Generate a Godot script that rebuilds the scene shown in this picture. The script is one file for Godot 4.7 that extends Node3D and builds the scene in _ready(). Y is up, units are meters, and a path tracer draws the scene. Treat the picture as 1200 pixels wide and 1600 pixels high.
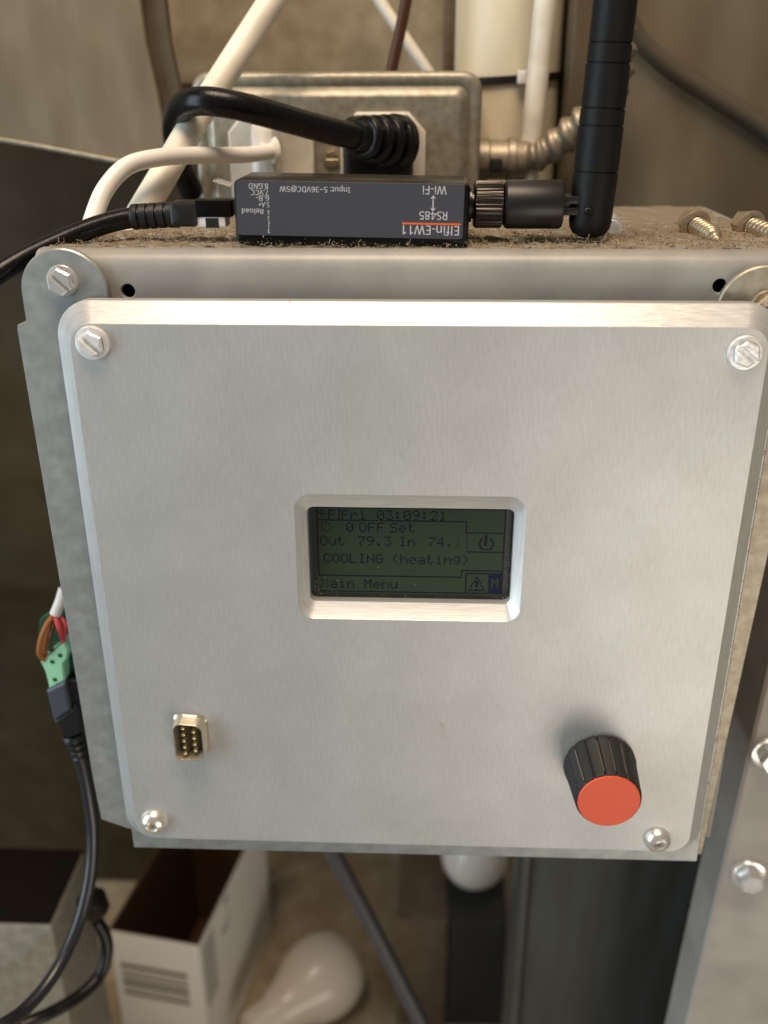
extends Node3D
# A control box in a utility closet. Coordinates are written in millimetres (the front face of the
# face plate is z = 0, x right, y up) and are scaled to metres when a mesh is committed.

const MM := 0.001
const EYE := Vector3(1.7447, 128.6397, 217.8316)
const R_RIGHT := Vector3(0.9992052, -0.0031839, -0.0397354)
const R_DOWN := Vector3(0.0132140, -0.9139899, 0.4055217)
const R_FWD := Vector3(-0.0376089, -0.4057244, -0.9132214)
const FOCAL := 1500.0

var org := {}          # node -> its origin in millimetres
var taken := {}
var mats := {}
var rng := RandomNumberGenerator.new()


# ------------------------------------------------------------------ where things stand
func at(px: float, py: float, z: float) -> Vector3:
	var d := R_RIGHT * ((px - 600.0) / FOCAL) + R_DOWN * ((py - 800.0) / FOCAL) + R_FWD
	return EYE + d * ((z - EYE.z) / d.z)


func deep(px: float, py: float, s: float) -> Vector3:
	return EYE + (R_RIGHT * ((px - 600.0) / FOCAL) + R_DOWN * ((py - 800.0) / FOCAL) + R_FWD) * s


# ------------------------------------------------------------------ mesh building
class MB:
	var v := PackedVector3Array()
	var n := PackedVector3Array()
	var t := PackedVector2Array()

	func tri(a: Vector3, b: Vector3, c: Vector3, na: Vector3, nb: Vector3, nc: Vector3, ua := Vector2.ZERO, ub := Vector2.ZERO, uc := Vector2.ZERO) -> void:
		var g := (b - a).cross(c - a)
		if g.length_squared() < 1e-12:
			return
		if g.dot(na + nb + nc) > 0.0:
			v.append_array([a, c, b]); n.append_array([na, nc, nb]); t.append_array([ua, uc, ub])
		else:
			v.append_array([a, b, c]); n.append_array([na, nb, nc]); t.append_array([ua, ub, uc])

	func quad(a: Vector3, b: Vector3, c: Vector3, d: Vector3, nn: Vector3) -> void:
		var w := (b - a).length()
		var h := (d - a).length()
		tri(a, b, c, nn, nn, nn, Vector2(0, 0), Vector2(w, 0), Vector2(w, h))
		tri(a, c, d, nn, nn, nn, Vector2(0, 0), Vector2(w, h), Vector2(0, h))

	# loops of equal count, counter-clockwise seen from where the surface advances to
	func loft(loops: Array, closed := true, crease := 42.0, flip := false) -> void:
		var rows := loops.size()
		var m: int = loops[0].size()
		var cols := m if closed else m - 1
		var q := []
		for i in rows - 1:
			var row := PackedVector3Array()
			for j in cols:
				var k := (j + 1) % m
				var a: Vector3 = loops[i][j]
				var b: Vector3 = loops[i][k]
				var c: Vector3 = loops[i + 1][k]
				var d: Vector3 = loops[i + 1][j]
				var g := (c - a).cross(d - b)
				row.append((-g if flip else g).normalized())
			q.append(row)
		var limit := cos(deg_to_rad(crease))
		var across := PackedFloat32Array([0.0])
		for i in rows - 1:
			across.append(across[i] + (loops[i + 1][0] - loops[i][0]).length())
		for i in rows - 1:
			var along := 0.0
			for j in cols:
				var k := (j + 1) % m
				var here: Vector3 = q[i][j]
				if here == Vector3.ZERO:
					continue
				var p := [loops[i][j], loops[i][k], loops[i + 1][k], loops[i + 1][j]]
				var nn := []
				for s in [[0, 0], [0, 1], [1, 1], [1, 0]]:
					var sum := Vector3.ZERO
					for di in [-1, 0]:
						var ii: int = i + s[0] + di
						if ii < 0 or ii >= rows - 1:
							continue
						for dj in [-1, 0]:
							var jj: int = j + s[1] + dj
							if closed:
								jj = posmod(jj, cols)
							elif jj < 0 or jj >= cols:
								continue
							var other: Vector3 = q[ii][jj]
							if other.dot(here) > limit:
								sum += other
					nn.append(sum.normalized() if sum.length_squared() > 1e-9 else here)
				var w: float = (loops[i][k] - loops[i][j]).length()
				var u := [Vector2(along, across[i]), Vector2(along + w, across[i]), Vector2(along + w, across[i + 1]), Vector2(along, across[i + 1])]
				tri(p[0], p[1], p[2], nn[0], nn[1], nn[2], u[0], u[1], u[2])
				tri(p[0], p[2], p[3], nn[0], nn[2], nn[3], u[0], u[2], u[3])
				along += w

	func face(poly: PackedVector2Array, z: float, up := 1.0) -> void:
		var idx := Geometry2D.triangulate_polygon(poly)
		var nn := Vector3(0, 0, up)
		for i in range(0, idx.size(), 3):
			var a := poly[idx[i]]
			var b := poly[idx[i + 1]]
			var c := poly[idx[i + 2]]
			tri(Vector3(a.x, a.y, z), Vector3(b.x, b.y, z), Vector3(c.x, c.y, z), nn, nn, nn, a, b, c)

	# an outline (counter-clockwise) extruded along z with a small bevel on the front
	func prism(poly: PackedVector2Array, z0: float, z1: float, bevel := 0.0) -> void:
		var inner := MB.inset(poly, bevel) if bevel > 0.0 else poly
		var loops := [MB.lift(poly, z0), MB.lift(poly, z1 - bevel)]
		if bevel > 0.0:
			loops.append(MB.lift(inner, z1))
		loft(loops, true, 35.0)
		face(inner, z1, 1.0)
		face(poly, z0, -1.0)

	static func lift(poly: PackedVector2Array, z: float) -> PackedVector3Array:
		var o := PackedVector3Array()
		for p in poly:
			o.append(Vector3(p.x, p.y, z))
		return o

	static func inset(poly: PackedVector2Array, by: float) -> PackedVector2Array:
		var o := PackedVector2Array()
		var m := poly.size()
		for i in m:
			var a := (poly[i] - poly[(i + m - 1) % m]).normalized()
			var b := (poly[(i + 1) % m] - poly[i]).normalized()
			var na := Vector2(-a.y, a.x)
			var nb := Vector2(-b.y, b.x)
			var s := (na + nb)
			o.append(poly[i] + s * (by / maxf(0.4, 1.0 + na.dot(nb))))
		return o

	# profile of (radius, height) turned round +z of the basis
	func lathe(profile: Array, where := Transform3D(), segs := 32, crease := 38.0) -> void:
		var loops := []
		for p in profile:
			var l := PackedVector3Array()
			for j in segs:
				var a := TAU * j / segs
				l.append(where * Vector3(cos(a) * p[0], sin(a) * p[0], p[1]))
			loops.append(l)
		loft(loops, true, crease)

	func box(lo: Vector3, hi: Vector3, r := 0.0, where := Transform3D()) -> void:
		var c := (lo + hi) / 2.0
		var loops := []
		var steps := [[hi.z, 0.0, lo.z]] if r <= 0.0 else []
		var w := hi.x - lo.x
		var h := hi.y - lo.y
		var zs := [lo.z, lo.z, hi.z, hi.z] if r <= 0.0 else [lo.z, lo.z, lo.z + r * 0.3, lo.z + r, hi.z - r, hi.z - r * 0.3, hi.z, hi.z]
		var ins := [-1.0, 0.0, 0.0, -1.0] if r <= 0.0 else [-1.0, r, r * 0.3, 0.0, 0.0, r * 0.3, r, -1.0]
		for i in zs.size():
			var l: PackedVector3Array
			if ins[i] < 0.0:
				l = MB.rr(w - 2.0 * r, h - 2.0 * r, 0.0 if r <= 0.0 else r * 0.2, 4 if r > 0.0 else 0, c.x, c.y, zs[i])
				for j in l.size():
					l[j] = Vector3(c.x, c.y, zs[i])
			else:
				l = MB.rr(w - 2.0 * ins[i], h - 2.0 * ins[i], maxf(r - ins[i] * 0.8, 0.0), 4 if r > 0.0 else 0, c.x, c.y, zs[i])
			for j in l.size():
				l[j] = where * l[j]
			loops.append(l)
		loft(loops, true, 40.0)

	static func rr(w: float, h: float, r: float, seg: int, cx := 0.0, cy := 0.0, z := 0.0) -> PackedVector3Array:
		var o := PackedVector3Array()
		for k in 4:
			var sx: float = [1, -1, -1, 1][k]
			var sy: float = [1, 1, -1, -1][k]
			for i in seg + 1:
				var a := PI / 2 * (k + (float(i) / seg if seg > 0 else 0.0))
				o.append(Vector3(cx + sx * (w / 2 - r) + r * cos(a), cy + sy * (h / 2 - r) + r * sin(a), z))
		return o

	func tube(path: PackedVector3Array, radius: Variant, segs := 14, cap := true, twist := 0.0, ridge := 0.0, pitch := 1.0) -> void:
		var loops := []
		var m := path.size()
		var tangent := (path[1] - path[0]).normalized()
		var side := tangent.cross(Vector3.UP if absf(tangent.y) < 0.9 else Vector3.RIGHT).normalized()
		var length := 0.0
		for i in m:
			var tn := (path[mini(i + 1, m - 1)] - path[maxi(i - 1, 0)]).normalized()
			side = (side - tn * side.dot(tn)).normalized()
			var up := tn.cross(side)
			if i > 0:
				length += (path[i] - path[i - 1]).length()
			var r: float = radius[i] if radius is Array or radius is PackedFloat32Array else radius
			var l := PackedVector3Array()
			for j in segs:
				var a := TAU * j / segs
				var rr_ := r * (1.0 + ridge * sin(length / pitch * TAU + a * twist))
				l.append(path[i] + (side * cos(a) + up * sin(a)) * rr_)
			loops.append(l)
		if cap:
			for e in [0, m - 1]:
				var l := PackedVector3Array()
				l.resize(segs)
				l.fill(path[e])
				if e == 0:
					loops.push_front(l)
				else:
					loops.append(l)
		loft(loops, true, 45.0)

	func mesh(origin := Vector3.ZERO) -> ArrayMesh:
		var pts := PackedVector3Array()
		pts.resize(v.size())
		for i in v.size():
			pts[i] = (v[i] - origin) * 0.001
		var uv := PackedVector2Array()
		uv.resize(t.size())
		for i in t.size():
			uv[i] = t[i] * 0.001
		var arrays := []
		arrays.resize(Mesh.ARRAY_MAX)
		arrays[Mesh.ARRAY_VERTEX] = pts
		arrays[Mesh.ARRAY_NORMAL] = n
		arrays[Mesh.ARRAY_TEX_UV] = uv
		var am := ArrayMesh.new()
		am.add_surface_from_arrays(Mesh.PRIMITIVE_TRIANGLES, arrays)
		return am


func smooth(pts: Array, n := 10) -> PackedVector3Array:
	var o := PackedVector3Array()
	for i in pts.size() - 1:
		var a: Vector3 = pts[maxi(i - 1, 0)]
		var b: Vector3 = pts[i]
		var c: Vector3 = pts[i + 1]
		var d: Vector3 = pts[mini(i + 2, pts.size() - 1)]
		for k in n:
			o.append(b.cubic_interpolate(c, a, d, float(k) / n))
	o.append(pts[-1])
	return o


func pix(pts: Array, n := 10) -> PackedVector3Array:
	var w := []
	for p in pts:
		w.append(at(p[0], p[1], p[2]))
	return smooth(w, n)


func arc(c: Vector2, r: float, a0: float, a1: float, n: int) -> PackedVector2Array:
	var o := PackedVector2Array()
	for i in n + 1:
		var a := deg_to_rad(lerpf(a0, a1, float(i) / n))
		o.append(c + Vector2(cos(a), sin(a)) * r)
	return o


func flat(l: PackedVector3Array) -> PackedVector2Array:
	var o := PackedVector2Array()
	for p in l:
		o.append(Vector2(p.x, p.y))
	return o


func frame(o: Vector3, z: Vector3, hint := Vector3.UP) -> Transform3D:
	var zz := z.normalized()
	var h := hint if absf(hint.normalized().dot(zz)) < 0.95 else Vector3.RIGHT
	var x := h.cross(zz).normalized()
	return Transform3D(Basis(x, zz.cross(x), zz), o)


# ------------------------------------------------------------------ objects
func numbered(called: String) -> String:
	taken[called] = taken.get(called, -1) + 1
	return called if taken[called] == 0 else "%s_%03d" % [called, taken[called]]


func thing(called: String, label: String, category: String, base: Vector3, group := "") -> Node3D:
	var o := Node3D.new()
	o.name = numbered(called)
	add_child(o)
	o.position = base * MM
	org[o] = base
	describe(o, label, category, group)
	return o


func describe(o: Node, label: String, category: String, group := "") -> void:
	o.set_meta("label", label)
	o.set_meta("category", category)
	if group:
		o.set_meta("group", group)


func part(mb: MB, called: String, mat: Material, parent: Node3D, label := "") -> MeshInstance3D:
	var o := MeshInstance3D.new()
	o.name = called
	o.mesh = mb.mesh(org[parent])
	o.material_override = mat
	parent.add_child(o, true)
	org[o] = org[parent]
	if label:
		o.set_meta("label", label)
	return o


# a mesh built round its own origin, set at a place and turn
func put(m: Mesh, called: String, mat: Material, parent: Node3D, where: Transform3D, label := "") -> MeshInstance3D:
	var o := MeshInstance3D.new()
	o.name = called
	o.mesh = m
	o.material_override = mat
	parent.add_child(o, true)
	o.transform = Transform3D(where.basis, (where.origin - org[parent]) * MM)
	org[o] = where.origin
	if label:
		o.set_meta("label", label)
	return o


func struct(mb: MB, called: String, mat: Material) -> MeshInstance3D:
	var o := MeshInstance3D.new()
	o.name = called
	o.mesh = mb.mesh()
	o.material_override = mat
	o.set_meta("kind", "structure")
	add_child(o, true)
	org[o] = Vector3.ZERO
	return o


func lettering(text: String, parent: Node3D, mat: Material, centre: Vector3, width: float, height: float, turn: float, called := "lettering", bold := false) -> void:
	var tm := TextMesh.new()
	var f := SystemFont.new()
	f.font_names = PackedStringArray(["Droid Sans"])
	f.font_weight = 700 if bold else 400
	tm.font = f
	tm.text = text
	tm.font_size = 32
	tm.pixel_size = 0.001
	tm.depth = 0.004
	tm.curve_step = 2.0
	var box := tm.get_aabb()
	var sx := width * MM / maxf(box.size.x, 1e-6)
	var sy := height * MM / maxf(box.size.y, 1e-6)
	var o := MeshInstance3D.new()
	o.name = called
	o.mesh = tm
	o.material_override = mat
	parent.add_child(o, true)
	var b := Basis(Vector3(0, 0, 1), turn) * Basis.from_scale(Vector3(sx, sy, 0.01))
	var mid := box.position + box.size / 2.0
	o.transform = Transform3D(b, (centre - org[parent]) * MM - b * mid)


# ------------------------------------------------------------------ materials
func noise(s: int, freq: float, size := 256, kind := FastNoiseLite.TYPE_SIMPLEX, lo := Color(0, 0, 0), hi := Color(1, 1, 1), octaves := 4, normal := 0.0) -> NoiseTexture2D:
	var f := FastNoiseLite.new()
	f.seed = s
	f.frequency = freq
	f.noise_type = kind
	f.fractal_octaves = octaves
	if octaves == 1:
		f.fractal_type = FastNoiseLite.FRACTAL_NONE
	if kind == FastNoiseLite.TYPE_CELLULAR:
		f.cellular_return_type = FastNoiseLite.RETURN_CELL_VALUE
	var t := NoiseTexture2D.new()
	t.width = size
	t.height = size
	t.seamless = true
	t.noise = f
	if normal > 0.0:
		t.as_normal_map = true
		t.bump_strength = normal
	else:
		var g := Gradient.new()
		g.set_color(0, lo)
		g.set_color(1, hi)
		t.color_ramp = g
	return t


func mat(called: String, col: Color, rough := 0.5, metal := 0.0) -> StandardMaterial3D:
	var m := StandardMaterial3D.new()
	m.resource_name = called
	m.albedo_color = col
	m.roughness = rough
	m.metallic = metal
	mats[called] = m
	return m


func c8(r: int, g: int, b: int) -> Color:
	return Color8(r, g, b)


func tri_map(m: StandardMaterial3D, s: Vector3) -> void:
	m.uv1_triplanar = true
	m.uv1_scale = s
	m.uv1_triplanar_sharpness = 8.0


func grey(a: float) -> Color:
	return Color(a, a, a)


func make_materials() -> void:
	var streak := noise(3, 0.06, 512, FastNoiseLite.TYPE_SIMPLEX, grey(0.94), grey(1.0), 5)
	var streak_n := noise(4, 0.10, 512, FastNoiseLite.TYPE_SIMPLEX, grey(0), grey(1), 4, 1.2)
	var blotch := noise(5, 0.012, 256, FastNoiseLite.TYPE_SIMPLEX, grey(0.86), grey(1.0), 5)
	var cells := noise(6, 0.012, 512, FastNoiseLite.TYPE_SIMPLEX, grey(0.88), grey(1.0), 6)
	var fine_n := noise(7, 0.12, 256, FastNoiseLite.TYPE_SIMPLEX, grey(0), grey(1), 3, 1.5)
	var wave_n := noise(8, 0.010, 256, FastNoiseLite.TYPE_SIMPLEX, grey(0), grey(1), 3, 5.0)
	var grime := noise(9, 0.02, 512, FastNoiseLite.TYPE_SIMPLEX, Color(0.85, 0.82, 0.77), Color(1, 1, 1), 5)
	var dusty := noise(10, 0.03, 512, FastNoiseLite.TYPE_SIMPLEX, Color(0.84, 0.80, 0.74), Color(1, 0.99, 0.97), 6)
	var pits := noise(12, 0.09, 256, FastNoiseLite.TYPE_SIMPLEX, grey(0.45), grey(1.0), 3)

	var m := mat("brushed_aluminium", c8(198, 199, 197), 0.46, 0.5)
	m.detail_enabled = true
	m.detail_blend_mode = BaseMaterial3D.BLEND_MODE_MUL
	m.detail_uv_layer = BaseMaterial3D.DETAIL_UV_2
	m.detail_albedo = noise(31, 0.010, 512, FastNoiseLite.TYPE_SIMPLEX, Color(0.95, 0.95, 0.945), Color(1, 1, 1), 6)
	m.uv2_triplanar = true
	m.uv2_scale = Vector3(6, 5, 6)
	m.albedo_texture = streak
	m.normal_enabled = true
	m.normal_texture = streak_n
	m.normal_scale = 0.035
	tri_map(m, Vector3(44, 5.0, 44))
	m = mat("cut_aluminium", c8(232, 231, 228), 0.34, 0.6)
	m.albedo_texture = noise(13, 0.06, 512, FastNoiseLite.TYPE_SIMPLEX, grey(0.88), grey(1.0), 5)
	m.normal_enabled = true
	m.normal_texture = streak_n
	m.normal_scale = 0.12
	m.uv1_scale = Vector3(2.0, 50, 1)
	m = mat("galvanised", c8(168, 171, 168), 0.42, 0.5)
	m.albedo_texture = cells
	m.roughness_texture = blotch
	tri_map(m, Vector3(22, 22, 22))
	m = mat("galvanised_dusty", c8(168, 165, 154), 0.45, 0.5)
	m.albedo_texture = dusty
	m.normal_enabled = true
	m.normal_texture = wave_n
	m.normal_scale = 0.25
	tri_map(m, Vector3(14, 14, 14))
	m = mat("box_paint", c8(160, 157, 150), 0.38, 0.0)
	m.albedo_texture = blotch
	m.normal_enabled = true
	m.normal_texture = fine_n
	m.normal_scale = 0.05
	tri_map(m, Vector3(9, 9, 9))
	m = mat("zinc", c8(226, 225, 222), 0.26, 0.65)
	m.roughness_texture = pits
	tri_map(m, Vector3(60, 60, 60))
	m = mat("zinc_worn", c8(244, 243, 240), 0.36, 0.35)
	m.albedo_texture = blotch
	m.normal_enabled = true
	m.normal_texture = wave_n
	m.normal_scale = 0.5
	tri_map(m, Vector3(120, 120, 120))
	m = mat("chrome", c8(226, 222, 212), 0.3, 0.75)
	m = mat("old_zinc", c8(196, 184, 164), 0.34, 0.7)
	m.albedo_texture = dusty
	tri_map(m, Vector3(60, 60, 60))
	m = mat("conduit_steel", c8(164, 156, 142), 0.45, 0.6)
	m.albedo_texture = dusty
	tri_map(m, Vector3(40, 40, 40))
	m = mat("nickel", c8(190, 181, 162), 0.42, 0.7)
	m.roughness_texture = pits
	tri_map(m, Vector3(80, 80, 80))
	mat("gold", c8(226, 206, 156), 0.3, 0.85)
	m = mat("shade_cover_black", c8(24, 20, 16), 0.9)
	m.metallic_specular = 0.15
	mat("socket_tan", c8(58, 48, 36), 0.7)
	mat("box_black", c8(46, 43, 39), 0.6)
	mat("socket_black", c8(16, 14, 12), 0.7)
	m = mat("knob_black", c8(40, 38, 37), 0.55)
	m.albedo_texture = pits
	m.normal_enabled = true
	m.normal_texture = fine_n
	m.normal_scale = 0.15
	tri_map(m, Vector3(80, 80, 80))
	m = mat("knob_orange", c8(216, 84, 48), 0.5)
	m.normal_enabled = true
	m.normal_texture = fine_n
	m.normal_scale = 0.06
	tri_map(m, Vector3(50, 50, 50))
	m = mat("case_black", c8(10, 9, 9), 0.28)
	m.metallic_specular = 0.3
	m.normal_enabled = true
	m.normal_texture = fine_n
	m.normal_scale = 0.18
	tri_map(m, Vector3(120, 120, 120))
	m = mat("label_dark", c8(58, 59, 66), 0.48)
	m = mat("print_white", c8(186, 186, 188), 0.6)
	m = mat("print_orange", c8(214, 92, 44), 0.6)
	m = mat("plastic_black", c8(18, 17, 17), 0.42)
	m.normal_enabled = true
	m.normal_texture = fine_n
	m.normal_scale = 0.12
	tri_map(m, Vector3(100, 100, 100))
	m = mat("antenna_black", c8(22, 21, 21), 0.5)
	m.metallic_specular = 0.3
	m.normal_enabled = true
	m.normal_texture = fine_n
	m.normal_scale = 0.10
	tri_map(m, Vector3(100, 100, 100))
	m = mat("dark_nickel", c8(70, 66, 62), 0.3, 1.0)
	m = mat("rubber_black", c8(14, 13, 13), 0.4)
	m.metallic_specular = 0.38
	m.roughness_texture = pits
	m.normal_enabled = true
	m.normal_texture = wave_n
	m.normal_scale = 0.1
	tri_map(m, Vector3(40, 40, 40))
	mat("cable_slate", c8(34, 35, 40), 0.28)
	mat("shadow_olive", c8(74, 66, 52), 0.9)
	mat("cable_grey", c8(62, 60, 62), 0.5)
	m = mat("clear_plastic", Color(0.9, 0.9, 0.88, 0.18), 0.08)
	m.transparency = BaseMaterial3D.TRANSPARENCY_ALPHA
	m = mat("white_plastic", c8(234, 231, 224), 0.4)
	m = mat("ivory_plastic", c8(228, 220, 204), 0.45)
	m.albedo_texture = blotch
	tri_map(m, Vector3(20, 20, 20))
	m = mat("pvc", c8(232, 220, 192), 0.42)
	m.albedo_texture = blotch
	tri_map(m, Vector3(8, 3, 8))
	m = mat("tube_white", c8(238, 230, 212), 0.46)
	m.albedo_texture = blotch
	tri_map(m, Vector3(14, 14, 14))
	mat("cable_brown", c8(70, 38, 16), 0.45)
	m = mat("plaster", c8(160, 148, 126), 0.85)
	m.albedo_texture = grime
	tri_map(m, Vector3(6, 6, 6))
	m = mat("sheet_olive", c8(124, 114, 94), 0.5, 0.25)
	m.albedo_texture = grime
	m.roughness_texture = blotch
	m.normal_enabled = true
	m.normal_texture = wave_n
	m.normal_scale = 0.3
	tri_map(m, Vector3(3.2, 1.1, 3.2))
	m = mat("sheet_left", c8(126, 114, 92), 0.7, 0.0)
	m.albedo_texture = grime
	m.normal_enabled = true
	m.normal_texture = wave_n
	m.normal_scale = 0.5
	tri_map(m, Vector3(5, 1.8, 5))
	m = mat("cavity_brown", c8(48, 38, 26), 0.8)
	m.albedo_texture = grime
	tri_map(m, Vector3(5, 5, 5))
	m = mat("shade_strip_brown", c8(92, 80, 62), 0.7)
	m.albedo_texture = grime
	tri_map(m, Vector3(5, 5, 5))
	m = mat("wall_brown", c8(76, 66, 50), 0.5, 0.0)
	m.metallic_specular = 0.2
	m.albedo_texture = grime
	m.roughness_texture = blotch
	m.normal_enabled = true
	m.normal_texture = wave_n
	m.normal_scale = 0.2
	tri_map(m, Vector3(2.2, 2.2, 2.2))
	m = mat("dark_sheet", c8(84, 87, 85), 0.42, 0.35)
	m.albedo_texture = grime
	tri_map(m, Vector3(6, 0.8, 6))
	m = mat("grey_sheet", c8(150, 150, 144), 0.5, 0.35)
	m.albedo_texture = dusty
	tri_map(m, Vector3(7, 7, 7))
	m = mat("column_paint", c8(168, 161, 152), 0.45)
	m.albedo_texture = blotch
	tri_map(m, Vector3(8, 8, 8))
	m = mat("column_side", c8(122, 124, 132), 0.45)
	m.albedo_texture = blotch
	tri_map(m, Vector3(8, 8, 8))
	m = mat("floor_beige", c8(184, 170, 144), 0.85)
	m.albedo_texture = grime
	tri_map(m, Vector3(3, 3, 3))
	m = mat("wood_dark", c8(112, 94, 74), 0.7)
	m.albedo_texture = grime
	tri_map(m, Vector3(4, 14, 4))
	m = mat("carton_white", c8(238, 234, 226), 0.75)
	m = mat("carton_brown", c8(84, 56, 28), 0.85)
	m.albedo_texture = dusty
	tri_map(m, Vector3(9, 9, 9))
	mat("carton_grey", c8(128, 122, 114), 0.8)
	mat("carton_print", c8(40, 36, 32), 0.8)
	m = mat("opal", c8(226, 216, 202), 0.22)
	m = mat("bulb_base", c8(224, 216, 204), 0.35)
	m = mat("dust", c8(124, 111, 92), 1.0)
	m = mat("lint", c8(176, 158, 130), 1.0)
	m = mat("crumb", c8(168, 160, 140), 1.0)
	mat("mint", c8(150, 206, 168), 0.45)
	mat("board_green", c8(26, 74, 48), 0.4)
	mat("wire_red", c8(206, 62, 74), 0.45)
	mat("wire_orange", c8(150, 88, 36), 0.45)
	mat("wire_white", c8(214, 210, 204), 0.45)
	mat("plug_slate", c8(66, 70, 80), 0.42)
	mat("tie_black", c8(16, 15, 14), 0.4)
	m = mat("lcd_frame", c8(20, 27, 20), 0.35)
	m = mat("lcd_glass", Color(1, 1, 1, 0.0), 0.05)
	m.metallic_specular = 0.22
	m.transparency = BaseMaterial3D.TRANSPARENCY_ALPHA


# ------------------------------------------------------------------ light, camera
func make_view() -> void:
	var cam := Camera3D.new()
	cam.name = "camera"
	cam.near = 0.01
	cam.far = 10.0
	var fov := rad_to_deg(2.0 * atan(800.0 / FOCAL))
	cam.fov = fov
	var lens := CameraAttributesPhysical.new()
	lens.frustum_focal_length = 12.0 / tan(deg_to_rad(fov) / 2.0)
	lens.frustum_focus_distance = 0.241
	lens.frustum_near = 0.01
	lens.frustum_far = 10.0
	lens.exposure_aperture = lens.frustum_focal_length / 3.1
	cam.attributes = lens
	cam.transform = Transform3D(Basis(R_RIGHT, -R_DOWN, -R_FWD), EYE * MM)
	add_child(cam)
	cam.current = true

	var we := WorldEnvironment.new()
	we.name = "environment"
	var e := Environment.new()
	e.background_mode = Environment.BG_COLOR
	e.background_color = Color(0.14, 0.135, 0.13).linear_to_srgb()
	e.tonemap_mode = Environment.TONE_MAPPER_LINEAR
	e.tonemap_exposure = 1.0
	e.sdfgi_enabled = true
	e.ssao_enabled = true
	e.ssil_enabled = true
	we.environment = e
	add_child(we)

	area("ceiling_lamp", Vector3(-40, 900, 220), Vector3(0, 60, -60), Vector2(0.5, 0.4), Color(1.0, 0.905, 0.80), 0.98)
	area("doorway", Vector3(-900, 160, 420), Vector3(-40, 0, 0), Vector2(0.5, 1.1), Color(0.87, 0.95, 1.0), 0.95)
	area("room_light", Vector3(420, -430, 760), Vector3(0, -60, 0), Vector2(0.55, 0.55), Color(1.0, 0.95, 0.885), 0.37)


func area(called: String, from: Vector3, to: Vector3, size: Vector2, col: Color, energy: float) -> void:
	var l := AreaLight3D.new()
	l.name = called
	l.area_size = size
	l.light_color = col
	l.light_energy = energy
	l.area_range = 6.0
	l.area_attenuation = 2.0
	l.shadow_enabled = true
	l.transform = Transform3D(Basis(), from * MM).looking_at(to * MM, Vector3.UP if absf((to - from).normalized().y) < 0.95 else Vector3.FORWARD)
	add_child(l)


func _ready() -> void:
	rng.seed = 20240607
	make_view()
	make_materials()
	build_setting()
	build_control_box()
	build_adapter()
	build_outlet()
	build_cables()
	build_loose_screws()
	build_left_terminal()
	build_lower()
	build_dust()


# ------------------------------------------------------------------ setting
func slab(lo: Vector3, hi: Vector3) -> MB:
	var b := MB.new()
	b.box(lo, hi)
	return b


func poly_px(pts: Array, z: float) -> PackedVector2Array:
	var o := PackedVector2Array()
	for p in pts:
		var w := at(p[0], p[1], z)
		o.append(Vector2(w.x, w.y))
	if Geometry2D.is_polygon_clockwise(o):
		o.reverse()
	return o


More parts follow.
